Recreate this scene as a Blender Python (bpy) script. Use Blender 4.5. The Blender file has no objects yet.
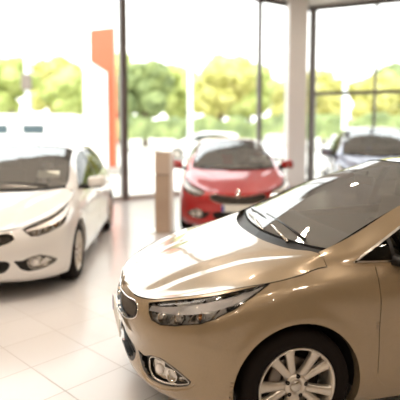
import bpy, bmesh, math, random
import numpy as np
from mathutils import Vector, Matrix
from mathutils.bvhtree import BVHTree
random.seed(7)
SC = bpy.context.scene
COL = SC.collection
PI = math.pi

# ---------------------------------------------------------------- camera, sky, sun, exposure
cam = bpy.data.objects.new('camera', bpy.data.cameras.new('camera'))
COL.objects.link(cam); SC.camera = cam
F_PX, PITCH = 500.0, 0.085
cam.location = (0, 0, 1.72)
cam.rotation_euler = (PI/2 - PITCH, 0, 0)
cam.data.sensor_width = 36
cam.data.lens = F_PX * 36 / 400
cam.data.shift_y = (125 - 200 + F_PX * math.tan(PITCH)) / 400
cam.data.dof.use_dof = True
cam.data.dof.focus_distance = 3.05
cam.data.dof.aperture_fstop = 1.0
cam.data.clip_end = 400
SC.view_settings.view_transform = 'Standard'
SC.view_settings.look = 'None'
SC.view_settings.gamma = 1
SC.view_settings.use_curve_mapping = False
SC.view_settings.exposure = 1.5

w = bpy.data.worlds.new('world'); SC.world = w; w.use_nodes = True
nt = w.node_tree; bg = nt.nodes['Background']
tc = nt.nodes.new('ShaderNodeTexCoord'); sep = nt.nodes.new('ShaderNodeSeparateXYZ')
rmp = nt.nodes.new('ShaderNodeValToRGB')
nt.links.new(tc.outputs['Generated'], sep.inputs[0]); nt.links.new(sep.outputs['Z'], rmp.inputs[0])
rmp.color_ramp.elements[0].color = (1.0, .985, .96, 1); rmp.color_ramp.elements[1].color = (.86, .94, 1.0, 1)
nt.links.new(rmp.outputs[0], bg.inputs[0]); bg.inputs[1].default_value = 1.5

sun = bpy.data.objects.new('sun', bpy.data.lights.new('sun', 'SUN')); COL.objects.link(sun)
sun.data.energy = 1.25; sun.data.angle = 0.02; sun.data.color = (1, .95, .86)
sun.rotation_euler = (math.radians(38), 0, math.radians(-38))
# ---------------------------------------------------------------- helpers
def srgb(h):
    h = h.lstrip('#'); c = [int(h[i:i+2], 16)/255 for i in (0, 2, 4)]
    return tuple(x/12.92 if x <= .04045 else ((x+.055)/1.055)**2.4 for x in c) + (1,)
def mat(name, col, rough=.5, metal=0, coat=0, spec=.5, emit=None, es=0, trans=0, alpha=1):
    m = bpy.data.materials.new(name); m.use_nodes = True
    b = m.node_tree.nodes['Principled BSDF']
    if isinstance(col, str): col = srgb(col)
    b.inputs['Base Color'].default_value = col
    b.inputs['Roughness'].default_value = rough; b.inputs['Metallic'].default_value = metal
    b.inputs['Coat Weight'].default_value = coat; b.inputs['Coat Roughness'].default_value = .03
    b.inputs['Specular IOR Level'].default_value = spec
    b.inputs['Transmission Weight'].default_value = trans; b.inputs['Alpha'].default_value = alpha
    if emit: b.inputs['Emission Color'].default_value = srgb(emit); b.inputs['Emission Strength'].default_value = es
    return m
def noisy(m, scale, c0, c1, p0=.35, p1=.65, bump=0, coord='Object', detail=3):
    n = m.node_tree; b = n.nodes['Principled BSDF']
    t = n.nodes.new('ShaderNodeTexCoord'); x = n.nodes.new('ShaderNodeTexNoise'); r = n.nodes.new('ShaderNodeValToRGB')
    x.inputs['Scale'].default_value = scale; x.inputs['Detail'].default_value = detail
    n.links.new(t.outputs[coord], x.inputs['Vector']); n.links.new(x.outputs['Fac'], r.inputs[0])
    r.color_ramp.elements[0].position = p0; r.color_ramp.elements[1].position = p1
    r.color_ramp.elements[0].color = srgb(c0); r.color_ramp.elements[1].color = srgb(c1)
    n.links.new(r.outputs[0], b.inputs['Base Color'])
    if bump:
        bp = n.nodes.new('ShaderNodeBump'); bp.inputs['Strength'].default_value = bump
        n.links.new(x.outputs['Fac'], bp.inputs['Height']); n.links.new(bp.outputs[0], b.inputs['Normal'])
    return m
def paint(name, c, metal=.55, rough=.35, flake=True):
    m = mat(name, c, rough, metal, coat=1.0)
    if flake:
        n = m.node_tree; b = n.nodes['Principled BSDF']
        t = n.nodes.new('ShaderNodeTexCoord'); v = n.nodes.new('ShaderNodeTexNoise'); v.inputs['Scale'].default_value = 900
        mp = n.nodes.new('ShaderNodeMapRange'); mp.inputs[3].default_value = rough-.05; mp.inputs[4].default_value = rough+.05
        n.links.new(t.outputs['Object'], v.inputs['Vector']); n.links.new(v.outputs['Fac'], mp.inputs[0]); n.links.new(mp.outputs[0], b.inputs['Roughness'])
    return m
def glass(name, tint, refl=.09, glare=0):
    m = bpy.data.materials.new(name); m.use_nodes = True; n = m.node_tree
    for x in list(n.nodes): n.nodes.remove(x)
    o = n.nodes.new('ShaderNodeOutputMaterial'); mx = n.nodes.new('ShaderNodeMixShader')
    tr = n.nodes.new('ShaderNodeBsdfTransparent'); g = n.nodes.new('ShaderNodeBsdfGlossy'); lw = n.nodes.new('ShaderNodeFresnel')
    tr.inputs[0].default_value = tint; g.inputs['Roughness'].default_value = .02; lw.inputs[0].default_value = 1.45+refl
    n.links.new(lw.outputs[0], mx.inputs[0]); n.links.new(tr.outputs[0], mx.inputs[1]); n.links.new(g.outputs[0], mx.inputs[2])
    if glare:
        df = n.nodes.new('ShaderNodeBsdfDiffuse'); df.inputs[0].default_value = (.8, .79, .76, 1); m2 = n.nodes.new('ShaderNodeMixShader'); m2.inputs[0].default_value = glare  # pale diffuse share imitates grey reflections over the windshields
        n.links.new(mx.outputs[0], m2.inputs[1]); n.links.new(df.outputs[0], m2.inputs[2]); n.links.new(m2.outputs[0], o.inputs[0])
    else: n.links.new(mx.outputs[0], o.inputs[0])
    return m

M = {
 'bronze': paint('bronze paint', '#9f8b6e', .4, .28),
 'white': paint('white paint', '#e9e6e2', .0, .4, False),
 'red': paint('red paint', '#b4201f', .3, .35),
 'silver': paint('silver blue paint', '#8d90a6', .6, .35),
 'black': mat('black plastic', '#15120f', .45),
 'rubber': mat('rubber', '#150e0a', .8, spec=.2),
 'gap': mat('panel gap', '#0b0806', .9),
 'chrome': mat('chrome', '#e8e4de', .08, 1),
 'satin': mat('satin chrome', '#cfcac2', .25, 1),
 'alloy': mat('alloy', '#d6cec2', .3, .75, coat=.5),
 'steel': mat('steel', '#7c746c', .35, 1),
 'lens': glass('clear lens', (.97, .97, .97, 1), .0),
 'carglass': glass('car glass', (.74, .75, .72, 1), 2.3, .09),
 'strip': mat('lens reflection', '#fbf4ee', .3, .6),
 'sideglass': glass('side glass', (.22, .22, .20, 1), -.2),
 'pane': glass('window pane', (.98, .99, .98, 1), -.2),
 'mirror': mat('mirror glass', '#dfe3e6', .03, 1),
 'dash': mat('dashboard', '#8a8278', .6),
 'seat': noisy(mat('seat fabric', '#2c2724', .85), 60, '#857d74', '#978f86'),
 'plate': mat('number plate', '#e9e7df', .4),
 'eublue': mat('plate blue', '#2d4aa0', .4),
 'wlamp': mat('lamp glass white', '#f7f0ea', .2, 0, coat=1),
 'amber': mat('amber lens', '#c4762a', .2, 0, coat=1),
 'taillamp': mat('tail lamp', '#8c1014', .2, 0, coat=1),
 'card': mat('price card', '#fbfdf0', .5),
}
def mesh(mm='x'): return bmesh.new()
def link(name, bm, m, parent=None, smooth=True, recalc=True):
    if recalc: bmesh.ops.recalc_face_normals(bm, faces=bm.faces[:])
    me = bpy.data.meshes.new(name); bm.to_mesh(me); bm.free()
    o = bpy.data.objects.new(name, me); COL.objects.link(o)
    for x in (m if isinstance(m, (list, tuple)) else [m]): me.materials.append(x)
    if smooth:
        for p in me.polygons: p.use_smooth = True
    if parent: o.parent = parent
    return o
def tag(o, label, cat, group=None, kind=None):
    if kind: o['kind'] = kind
    else:
        o['label'] = label; o['category'] = cat
        if group: o['group'] = group
    return o
def struct(o): o['kind'] = 'structure'; return o
def empty(name, loc=(0,0,0), rz=0, parent=None):
    o = bpy.data.objects.new(name, None); COL.objects.link(o); o.location = loc; o.rotation_euler = (0,0,rz)
    o.empty_display_size = .1
    if parent: o.parent = parent
    return o
def box(bm, c, s, rz=0, bev=0, R=None, mi=0):
    mt = Matrix.Translation(c) @ (R if R is not None else Matrix.Rotation(rz, 4, 'Z')) @ Matrix.Diagonal((s[0], s[1], s[2], 1))
    t = bmesh.new(); bmesh.ops.create_cube(t, size=1, matrix=mt)
    if bev: bmesh.ops.bevel(t, geom=t.edges[:], offset=bev, segments=3, affect='EDGES', profile=.5)
    for f in t.faces: f.material_index = mi
    merge(bm, t); return bm
def merge(bm, t):
    me = bpy.data.meshes.new('tmp'); t.to_mesh(me); t.free(); bm.from_mesh(me); bpy.data.meshes.remove(me)
def tube(bm, pts, r, n=8, closed=False, caps=True, mi=0, flat=None):
    pts = [Vector(p) for p in pts]; N = len(pts); rings = []
    prev = None
    for i, p in enumerate(pts):
        a = pts[(i-1) % N] if (closed or i > 0) else p
        b = pts[(i+1) % N] if (closed or i < N-1) else p
        t = (b-a).normalized()
        if prev is None:
            u = t.orthogonal().normalized()
        else:
            u = (prev - t*prev.dot(t)).normalized()
        prev = u; v = t.cross(u)
        rr = r[i] if isinstance(r, (list, tuple)) else r
        rings.append([bm.verts.new(p + (u*math.cos(2*PI*k/n) + v*math.sin(2*PI*k/n))*rr) for k in range(n)])
    for i in range(N if closed else N-1):
        A, B = rings[i], rings[(i+1) % N]
        for k in range(n):
            try:
                f = bm.faces.new((A[k], A[(k+1) % n], B[(k+1) % n], B[k])); f.material_index = mi
            except ValueError: pass
    if caps and not closed:
        for q in (rings[0], rings[-1]): bm.faces.new(q).material_index = mi
    return bm
def lathe(bm, prof, n=48, axis='Y', mi=0, close=False):
    """profile of (radius, along-axis) pairs"""
    rings = []
    for r, h in prof:
        ring = []
        for k in range(n):
            a = 2*PI*k/n
            if axis == 'Y': p = (r*math.cos(a), h, r*math.sin(a))
            elif axis == 'Z': p = (r*math.cos(a), r*math.sin(a), h)
            else: p = (h, r*math.cos(a), r*math.sin(a))
            ring.append(bm.verts.new(p))
        rings.append(ring)
    L = len(rings)
    for i in range(L if close else L-1):
        A, B = rings[i], rings[(i+1) % L]
        for k in range(n): bm.faces.new((A[k], A[(k+1) % n], B[(k+1) % n], B[k])).material_index = mi
    return bm
def cylz(bm, c, r, h, n=24, r2=None, mi=0):
    t = bmesh.new(); bmesh.ops.create_cone(t, cap_ends=True, segments=n, radius1=r, radius2=r if r2 is None else r2, depth=h, matrix=Matrix.Translation((c[0], c[1], c[2]+h/2)))
    for f in t.faces: f.material_index = mi
    merge(bm, t); return bm
def cr_mat(n, sub):
    """matrix mapping n control values to (n-1)*sub+1 samples, Catmull-Rom with natural-ish ends"""
    M=np.zeros(((n-1)*sub+1,n))
    for i in range(n-1):
        for k in range(sub+(1 if i==n-2 else 0)):
            t=k/sub
            w=[-.5*t+t*t-.5*t**3, 1-2.5*t*t+1.5*t**3, .5*t+2*t*t-1.5*t**3, -.5*t*t+.5*t**3]
            for o in range(4):
                j=i-1+o
                if j<0: M[i*sub+k,0]+=2*w[o]; M[i*sub+k,1]-=w[o]
                elif j>n-1: M[i*sub+k,n-1]+=2*w[o]; M[i*sub+k,n-2]-=w[o]
                else: M[i*sub+k,j]+=w[o]
    return M
def patch(rows, su, sv):
    A=np.array(rows,float)             # [r][c][3]
    return np.einsum('ar,bc,rck->abk',cr_mat(A.shape[0],su),cr_mat(A.shape[1],sv),A)
tail=lambda z,y,zr: []
EDGE=[(-.83,0,.70),(-.80,.30,.71),(-.705,.50,.738),(-.51,.655,.795),(-.31,.75,.848),(-.12,.80,.882),(.03,.812,.912),(.20,.80,.945),(.50,.835,.935),(.95,.85,.935),(1.55,.85,.955),(2.15,.83,.99),(2.65,.79,1.03),(3.05,.70,1.06),(3.25,.58,1.065),(3.35,.32,1.04),(3.37,0,1.03)]
def rail(front, ys, zs):
    xs=[.03,.20,.50,.95,1.55,2.15,2.65,3.05]
    return front+[(x,y,z) for x,y,z in zip(xs,ys,zs)]
SIDE=[
 rail([(-.76,0,.20),(-.735,.30,.19),(-.66,.52,.18),(-.54,.70,.18),(-.40,.80,.18),(-.2,.84,.18)],[.85]*6+[.84,.80],[.17]*5+[.18,.2,.25])+[(3.25,.68,.28),(3.33,.35,.28),(3.34,0,.28)],
 rail([(-.845,0,.27),(-.82,.30,.26),(-.74,.54,.26),(-.605,.725,.27),(-.44,.835,.28),(-.2,.872,.28)],[.88,.878,.874,.87,.87,.875,.88,.845],[.27]*6+[.29,.35])+[(3.33,.70,.38),(3.42,.36,.39),(3.43,0,.39)],
 rail([(-.85,0,.42),(-.822,.30,.42),(-.742,.55,.43),(-.607,.735,.44),(-.44,.848,.45),(-.2,.884,.46)],[.892,.89,.888,.882,.88,.885,.892,.86],[.46]*7+[.48])+[(3.34,.72,.49),(3.43,.37,.49),(3.44,0,.49)],
 rail([(-.876,0,.53),(-.845,.30,.535),(-.762,.545,.55),(-.62,.735,.57),(-.45,.85,.585),(-.2,.885,.60)],[.89,.889,.89,.884,.882,.888,.892,.86],[.60]*7+[.61])+[(3.34,.72,.61),(3.43,.37,.60),(3.44,0,.60)],
 rail([(-.868,0,.60),(-.838,.30,.605),(-.755,.535,.635),(-.61,.72,.67),(-.44,.838,.70),(-.2,.878,.73)],[.888,.892,.898,.895,.893,.895,.895,.855],[.745,.75,.745,.75,.755,.76,.77,.78])+[(3.32,.70,.78),(3.41,.36,.76),(3.42,0,.76)],
 rail([(-.852,0,.66),(-.82,.30,.665),(-.732,.52,.70),(-.565,.692,.75),(-.38,.80,.787),(-.17,.848,.82)],[.862,.868,.876,.88,.88,.872,.855,.79],[.84,.855,.855,.86,.87,.885,.91,.93])+[(3.29,.65,.93),(3.38,.34,.91),(3.40,0,.90)],
 EDGE]
HOOD=[
 [(-.83,0,.70),(-.82,.16,.703),(-.80,.30,.71),(-.76,.41,.722),(-.705,.50,.738)],
 [(-.66,0,.762),(-.65,.20,.762),(-.62,.37,.762),(-.57,.52,.772),(-.51,.655,.795)],
 [(-.42,0,.845),(-.41,.23,.843),(-.385,.44,.838),(-.35,.62,.838),(-.31,.75,.848)],
 [(-.18,0,.908),(-.175,.24,.907),(-.165,.47,.903),(-.145,.66,.90),(-.12,.80,.882)],
 [(-.04,0,.943),(-.035,.25,.943),(-.01,.48,.943),(.02,.69,.942),(.03,.812,.912)],
 [(.04,0,.97),(.055,.25,.97),(.11,.50,.978),(.20,.70,.995),(.20,.80,.945)]]
SHIELD=[
 [(.115,0,.994),(.145,.30,.997),(.205,.55,1.003),(.255,.70,1.012)],
 [(.62,0,1.262),(.635,.27,1.257),(.68,.49,1.243),(.745,.63,1.218)],
 [(1.18,0,1.447),(1.195,.24,1.442),(1.235,.43,1.42),(1.29,.56,1.382)]]
ROOF=[SHIELD[-1],
 [(1.42,0,1.466),(1.425,.24,1.462),(1.44,.45,1.444),(1.46,.572,1.402)],
 [(1.75,0,1.474),(1.75,.25,1.47),(1.75,.46,1.452),(1.75,.575,1.412)],
 [(2.3,0,1.462),(2.3,.25,1.458),(2.3,.45,1.44),(2.3,.56,1.402)],
 [(2.8,0,1.42),(2.8,.25,1.416),(2.79,.44,1.40),(2.78,.545,1.365)],
 [(3.2,0,1.345),(3.19,.25,1.342),(3.17,.42,1.33),(3.15,.51,1.305)]]
GB=[(.20,.80,.945),(.50,.835,.935),(.95,.85,.935),(1.55,.85,.955),(2.15,.83,.99),(2.65,.79,1.03),(3.05,.70,1.06),(3.25,.58,1.065)]
GT=[(.20,.70,1.0),(.42,.695,1.085),(.82,.63,1.255),(1.36,.57,1.395),(1.75,.575,1.412),(2.3,.56,1.402),(2.78,.545,1.365),(3.15,.51,1.305)]
GM=[tuple((a+b)/2+o for a,b,o in zip(p,q,(0,.028,.005))) for p,q in zip(GB,GT)]
GM[0]=(.20,.76,.98)
GLASS=[GB,GM,GT]
TAIL=[ROOF[-1],[(3.31,0,1.19),(3.30,.27,1.19),(3.275,.46,1.19),(3.22,.555,1.185)],[(3.37,0,1.03),(3.36,.29,1.035),(3.31,.48,1.055),(3.25,.58,1.065)]]
# ---------------------------------------------------------------- the room
CH = 5.12
Cc = Vector((3.2, 14.8)); Aa = Vector((-1.73, 11.4))
dl = (Aa - Cc).normalized(); dr = Vector((.9, -.43)).normalized()
Lw = Cc + dl*11.5; Rw = Cc + dr*5.2
XL, XR, YB = Lw.x, Rw.x, -7.0
outline = [(XL, YB), (XR, YB), (Rw.x, Rw.y), (Cc.x, Cc.y), (Lw.x, Lw.y)]
def slab(name, pts, z0, z1, m):
    bm = bmesh.new()
    lo = [bm.verts.new((x, y, z0)) for x, y in pts]; hi = [bm.verts.new((x, y, z1)) for x, y in pts]
    bm.faces.new(lo[::-1]); bm.faces.new(hi); n = len(pts)
    for i in range(n): bm.faces.new((lo[i], lo[(i+1) % n], hi[(i+1) % n], hi[i]))
    return struct(link(name, bm, m, smooth=False))
fl = mat('floor tiles', '#e4ddd6', .2, spec=.6)
n = fl.node_tree; b = n.nodes['Principled BSDF']
t = n.nodes.new('ShaderNodeTexCoord'); mp = n.nodes.new('ShaderNodeMapping'); mp.inputs['Rotation'].default_value[2] = math.radians(44)
mp.inputs['Location'].default_value = (.06, .19, 0)
br = n.nodes.new('ShaderNodeTexBrick'); br.offset = 0; br.squash = 1
br.inputs['Scale'].default_value = 1; br.inputs['Brick Width'].default_value = .455; br.inputs['Row Height'].default_value = .455
br.inputs['Mortar Size'].default_value = .006; br.inputs['Mortar Smooth'].default_value = .2
br.inputs['Color1'].default_value = srgb('#dfdcda'); br.inputs['Color2'].default_value = srgb('#dcd8d6'); br.inputs['Mortar'].default_value = srgb('#b9b3af')
n.links.new(t.outputs['Object'], mp.inputs[0]); n.links.new(mp.outputs[0], br.inputs[0]); n.links.new(br.outputs['Color'], b.inputs['Base Color'])
rr = n.nodes.new('ShaderNodeMapRange'); rr.inputs[3].default_value = .22; rr.inputs[4].default_value = .5
n.links.new(br.outputs['Fac'], rr.inputs[0]); n.links.new(rr.outputs[0], b.inputs['Roughness'])
slab('floor', outline, -.1, 0, fl)
wallm = mat('tan wall', '#b3a28c', .8); ceilm = mat('ceiling board', '#cdc5ba', .8)
slab('ceiling', [(XL-.2, YB-.2), (XR+.2, YB-.2), (Rw.x+.2, Rw.y+.2), (Cc.x, Cc.y+.35), (Lw.x-.2, Lw.y+.2)], CH, CH+.3, ceilm)
slab('wall_back', [(XL, YB-.15), (XR, YB-.15), (XR, YB), (XL, YB)], 0, CH, wallm)
slab('wall_right', [(XR, YB), (XR+.15, YB), (XR+.15, Rw.y), (XR, Rw.y)], 0, CH, wallm)
slab('wall_left', [(XL-.15, YB), (XL, YB), (XL, Lw.y), (XL-.15, Lw.y)], 0, CH, wallm)
frame = mat('window frame grey', '#6a625e', .45, .2); railm = mat('window rail pale', '#b9b3ad', .5)
def window(name, P, d, L, posts, rails, thick):
    nrm = Vector((-d.y, d.x)); ang = math.atan2(d.y, d.x)
    bm = bmesh.new()
    q = P + d*L/2
    box(bm, (q.x, q.y, CH/2), (L, .012, CH), ang)
    o = struct(link(name, bm, M['pane'], smooth=False))
    for s, wd in posts:
        q = P + d*s; k = bmesh.new(); box(k, (q.x, q.y, CH/2), (wd, .14, CH-.004), ang, bev=.004)
        link('window_frame', k, frame, o, smooth=False)
    for z, h in rails:
        q = P + d*L/2; k = bmesh.new(); box(k, (q.x, q.y, z), (L, .10, h), ang)
        link('window_rail', k, railm if z < .2 else frame, o, smooth=False)
dA = (Aa-Cc).length
window('window_1', Cc, dl, 11.5, [(1.93, .075), (dA, .15), (dA+4.2, .12), (11.4, .12)], [(.05, .1), (CH-.06, .12)], .1)
window('window_2', Cc, dr, 5.2, [(.09, .2), (1.83, .07), (3.6, .07), (5.1, .12)], [(.05, .1), (2.63, .11), (CH-.06, .12)], .1)
# white column by the corner
bm = bmesh.new(); box(bm, (2.66, 14.0, CH/2), (.52, .5, CH-.02), math.atan2(dl.y, dl.x)*0, bev=.03); box(bm, (2.66, 14.0, .06), (.56, .54, .12), bev=.01)
struct(link('trim_column', bm, mat('white plaster', '#f6f4f1', .6), smooth=False))

# ---------------------------------------------------------------- ceiling lamps
def downlight(x, y):
    t = empty('downlight', (x, y, CH))
    k = bmesh.new(); lathe(k, [(.14, 0), (.14, -.03), (.105, -.035), (.10, -.005)], 32, 'Z'); link('lamp_ring', k, M['satin'], t)
    k = bmesh.new(); cylz(k, (0, 0, -.02), .10, .012, 24); link('lamp_glass', k, LG, t)
    la = bpy.data.lights.new('lamp_light', 'AREA'); la.shape = 'DISK'; la.size = .2; la.energy = 7.5; la.color = (1, .9, .8)
    lo = bpy.data.objects.new('lamp_light', la); COL.objects.link(lo); lo.parent = t; lo.location = (0, 0, -.04)
    return t
LG = mat('lamp glow', '#ffffff', .5, emit='#ffcf8f', es=12)
spots = [(-3.0, 2.2), (-1.55, 3.5), (-1.25, 4.6), (-4.9, 6.2), (.9, 4.9), (2.4, 3.2), (-.6, 1.2), (1.2, -.4), (-2.4, -1.2), (3.2, -1.5), (-4.5, .8), (.3, -3.2), (-2.2, -4), (3.6, 1.0), (3.2, -4.4), (-.75, 7.9), (-1.3, 8.9), (1.9, 10.6), (3.6, 11.2)]  # last two are added to brighten the white column
for i, (x, y) in enumerate(spots):
    tag(downlight(x, y), 'small round recessed downlight in the showroom ceiling overhead, out of view', 'ceiling light', 'recessed downlights in the ceiling')
def added_lamp(x, y, L, rz, label):  # unseen lamp, added so the headlights catch a bright reflection
    t = empty('added_lamp', (x, y, CH-.30), rz)
    k = bmesh.new(); box(k, (0, 0, -.04), (L, .86, .08), bev=.01); link('lamp_body', k, M['satin'], t, smooth=False)
    k = bmesh.new(); box(k, (0, 0, -.085), (L-.06, .80, .014), bev=.004); link('diffuser', k, LG2, t, smooth=False)
    for q in (-.4, .4):
        k = bmesh.new(); tube(k, [(q*L, 0, 0), (q*L, 0, .295)], .008, 6); link('cable', k, M['steel'], t)
    return tag(t, label, 'ceiling light')
LG2 = mat('added lamp glow', '#ffffff', .5, emit='#fff1e2', es=3)
added_lamp(-3.15, 4.25, 5.4, -.05, 'added long lamp, out of view, for light on the bronze car headlights')
# ceiling bracket with a small sensor seen at the top edge
t = empty('security_camera', (4.02, 12.9, CH)); 
k = bmesh.new(); tube(k, [(0, 0, 0), (0, 0, -.12), (.08, -.1, -.2)], .035, 10); link('bracket', k, M['steel'], t)
k = bmesh.new(); box(k, (.06, -.14, -.24), (.12, .22, .1), -.4, bev=.01); link('camera_body', k, mat('grey plastic', '#a39c95', .5), t)
tag(t, 'small grey camera on a bracket hanging from the ceiling edge', 'camera')
# portals so the daylight through the glass is sampled well
for P, d, L in ((Cc, dl, 11.5), (Cc, dr, 5.2)):
    q = P + d*L/2; a = math.atan2(d.y, d.x)
    lo = bpy.data.lights.new('window_light', 'AREA'); lo.shape = 'RECTANGLE'; lo.size = L; lo.size_y = CH
    lo.cycles.is_portal = True
    o = bpy.data.objects.new('window_light', lo); COL.objects.link(o)
    inn = Vector((-d.y, d.x)) if Vector((-d.y, d.x)).dot(-q) > 0 else Vector((d.y, -d.x))
    o.location = (q.x+inn.x*.12, q.y+inn.y*.12, CH/2)
    o.rotation_euler = Vector((inn.x, inn.y, 0)).to_track_quat('-Z', 'Y').to_euler()

# ---------------------------------------------------------------- outdoors
gm = noisy(mat('forecourt concrete', '#cfcac2', .8), 1.2, '#c6c1b9', '#d6d2ca')
bm = bmesh.new(); box(bm, (0, 60, -.16), (220, 150, .1)); o = link('ground', bm, gm, smooth=False); struct(o)
# ---------------------------------------------------------------- the hatchback
def solve_normals(bm):
    bm.normal_update(); return {tuple(round(c, 4) for c in v.co): v.normal.copy() for v in bm.verts}
def grid_bm(G, outward):
    bm = bmesh.new(); A, B = G.shape[:2]
    vs = [[bm.verts.new(G[i, j]) for j in range(B)] for i in range(A)]
    for i in range(A-1):
        for j in range(B-1):
            q = [vs[i][j], vs[i][j+1], vs[i+1][j+1], vs[i+1][j]]
            bm.faces.new(q)
    bmesh.ops.remove_doubles(bm, verts=bm.verts, dist=1e-5)
    bm.normal_update()
    s = sum((f.normal.dot(outward(f.calc_center_median()))) * f.calc_area() for f in bm.faces)
    if s < 0:
        bmesh.ops.reverse_faces(bm, faces=bm.faces[:])
    bm.normal_update()
    return bm
R2 = math.sqrt(.5)
PR = {'side': (lambda v: (v.x, v.z), Vector((0, 1, 0))),
      'front': (lambda v: (v.y, v.z), Vector((1, 0, 0))),
      'quarter': (lambda v: ((v.x+v.y)*R2, v.z), Vector((1, -1, 0)).normalized())}
def inpoly(p, P):
    x, y = p; c = False; n = len(P)
    for i in range(n):
        x1, y1 = P[i]; x2, y2 = P[(i+1) % n]
        if (y1 > y) != (y2 > y) and x < (x2-x1)*(y-y1)/(y2-y1)+x1: c = not c
    return c
def axis3(pr, p):
    if pr == 'side': return Vector((p[0], 0, p[1]))
    if pr == 'front': return Vector((0, p[0], p[1]))
    return Vector((p[0]*R2, p[0]*R2, p[1]))
def cut(bm, lay, pr, P, tagv, ok=lambda c: True, over=lambda t: True):
    f2, d = PR[pr]; n = len(P)
    for i in range(n):
        a, b = P[i], P[(i+1) % n]
        lo = (min(a[0], b[0])-.004, min(a[1], b[1])-.004); hi = (max(a[0], b[0])+.004, max(a[1], b[1])+.004)
        fs = []
        for f in bm.faces:
            if not ok(f.calc_center_median()): continue
            q = [f2(v.co) for v in f.verts]
            if max(x for x, _ in q) < lo[0] or min(x for x, _ in q) > hi[0] or max(y for _, y in q) < lo[1] or min(y for _, y in q) > hi[1]: continue
            fs.append(f)
        if not fs: continue
        A, B = axis3(pr, a), axis3(pr, b)
        if (B-A).length < 1e-6: continue
        no = (B-A).cross(d).normalized()
        g = set(fs)
        for f in fs: g.update(f.edges); g.update(f.verts)
        bmesh.ops.bisect_plane(bm, geom=list(g), dist=1e-5, plane_co=A, plane_no=no)
    for f in bm.faces:
        c = f.calc_center_median()
        if ok(c) and over(f[lay]) and inpoly(f2(c), P): f[lay] = tagv
def strip(pl, w):
    """closed outline of a polyline given some width"""
    L, R = [], []
    for i, p in enumerate(pl):
        a = Vector(pl[max(i-1, 0)]); b = Vector(pl[min(i+1, len(pl)-1)]); t = (b-a).normalized(); nn = Vector((-t.y, t.x))*w/2
        L.append((p[0]+nn.x, p[1]+nn.y)); R.append((p[0]-nn.x, p[1]-nn.y))
    return L+R[::-1]
def smooth_poly(P, k=4):
    n = len(P); out = []
    for i in range(n):
        p0, p1, p2, p3 = [Vector(P[(i+o) % n]) for o in (-1, 0, 1, 2)]
        for s in range(k):
            t = s/k
            q = .5*((2*p1)+(p2-p0)*t+(2*p0-5*p1+4*p2-p3)*t*t+(3*p1-p0-3*p2+p3)*t**3)
            out.append((q.x, q.y))
    return out
def round_poly(P, r=.02, k=3):
    n = len(P); out = []
    for i in range(n):
        a, b, c = Vector(P[i-1]), Vector(P[i]), Vector(P[(i+1) % n])
        u = (a-b); v = (c-b); q = min(r, u.length*.4, v.length*.4)
        s, e = b+u.normalized()*q, b+v.normalized()*q
        for j in range(k+1):
            t = j/k; x = s*(1-t)**2+b*2*t*(1-t)+e*t*t; out.append((x.x, x.y))
    return out
def take(bm, lay, tags, normals, mirror=0, flip=False, offset=0, keepn=True):
    """new bmesh with the faces of the given tags; mirror 1 = both sides, -1 = only the y<0 side, 0 = as is"""
    nb = bmesh.new(); vm = {}
    def add(sg):
        vm.clear()
        for f in bm.faces:
            if f[lay] in tags:
                vs = []
                for v in f.verts:
                    if v.index not in vm:
                        nrm = v.normal
                        co = v.co + nrm*offset
                        vm[v.index] = nb.verts.new((co.x, co.y*sg, co.z))
                    vs.append(vm[v.index])
                try: nf = nb.faces.new(vs if sg > 0 else vs[::-1])
                except ValueError: continue
    bm.verts.index_update(); bm.normal_update()
    if mirror in (0, 1): add(1)
    if mirror in (-1, 1): add(-1)
    bmesh.ops.remove_doubles(nb, verts=nb.verts, dist=2e-4)
    return nb
def skirt(nb, depth, direction=None, sel=lambda a, b: True, mi=0):
    """turn the open rim of a panel inwards so that it has a thickness"""
    nb.normal_update()
    es = [e for e in nb.edges if e.is_boundary and sel(e.verts[0].co, e.verts[1].co)]
    if not es: return nb
    new = {}
    nn = {v: v.normal.copy() for e in es for v in e.verts}
    for e in es:
        f = e.link_faces[0]; a, b = e.verts
        # keep winding opposite to the face
        for l in f.loops:
            if l.edge == e: a, b = l.vert, l.link_loop_next.vert; break
        for v in (a, b):
            if v not in new:
                dd = direction(v.co) if direction else -nn[v]
                new[v] = (nb.verts.new(v.co), nb.verts.new(v.co + dd*depth))
        g = nb.faces.new((b, a, new[a][1], new[b][1])) if False else nb.faces.new((new[b][0], new[a][0], new[a][1], new[b][1]))
        g.material_index = mi
    return nb

ARCH = .365
def flare(G):
    G = G.copy()
    for hx in (0, 2.65):
        d = np.hypot(G[..., 0]-hx, G[..., 2]-.315)
        t = np.clip((.455-d)/.07, 0, 1); s = t*t*(3-2*t)
        side = (np.abs(G[..., 1]) > .6) & (G[..., 2] < .84)
        G[..., 1] += np.sign(G[..., 1])*s*.013*side
    return G
def crease(G):
    """raised power line that runs along each side of the hood"""
    G = G.copy(); A, B = G.shape[:2]
    r = np.linspace(0, 5, A)[:, None]; t = np.linspace(0, 1, B)[None, :]
    tc = np.interp(r, [0, .75, 1.4, 2, 3, 3.9, 4.4, 5], [.56, .53, .45, .44, .47, .56, .65, .78])
    u = t-tc; fade = np.clip(r/.6, 0, 1)*np.clip((5-r)/.6, 0, 1)
    h = np.interp(u, [-1, -.30, -.17, -.045, .045, .26, 1], [0, .002, .001, -.0035, .0025, 0, 0])
    k = np.array([1, 2, 3, 2, 1.])/9
    h = np.array([np.convolve(np.pad(x, 2, 'edge'), k, 'valid') for x in h])
    G[..., 2] += h*fade; return G
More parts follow.
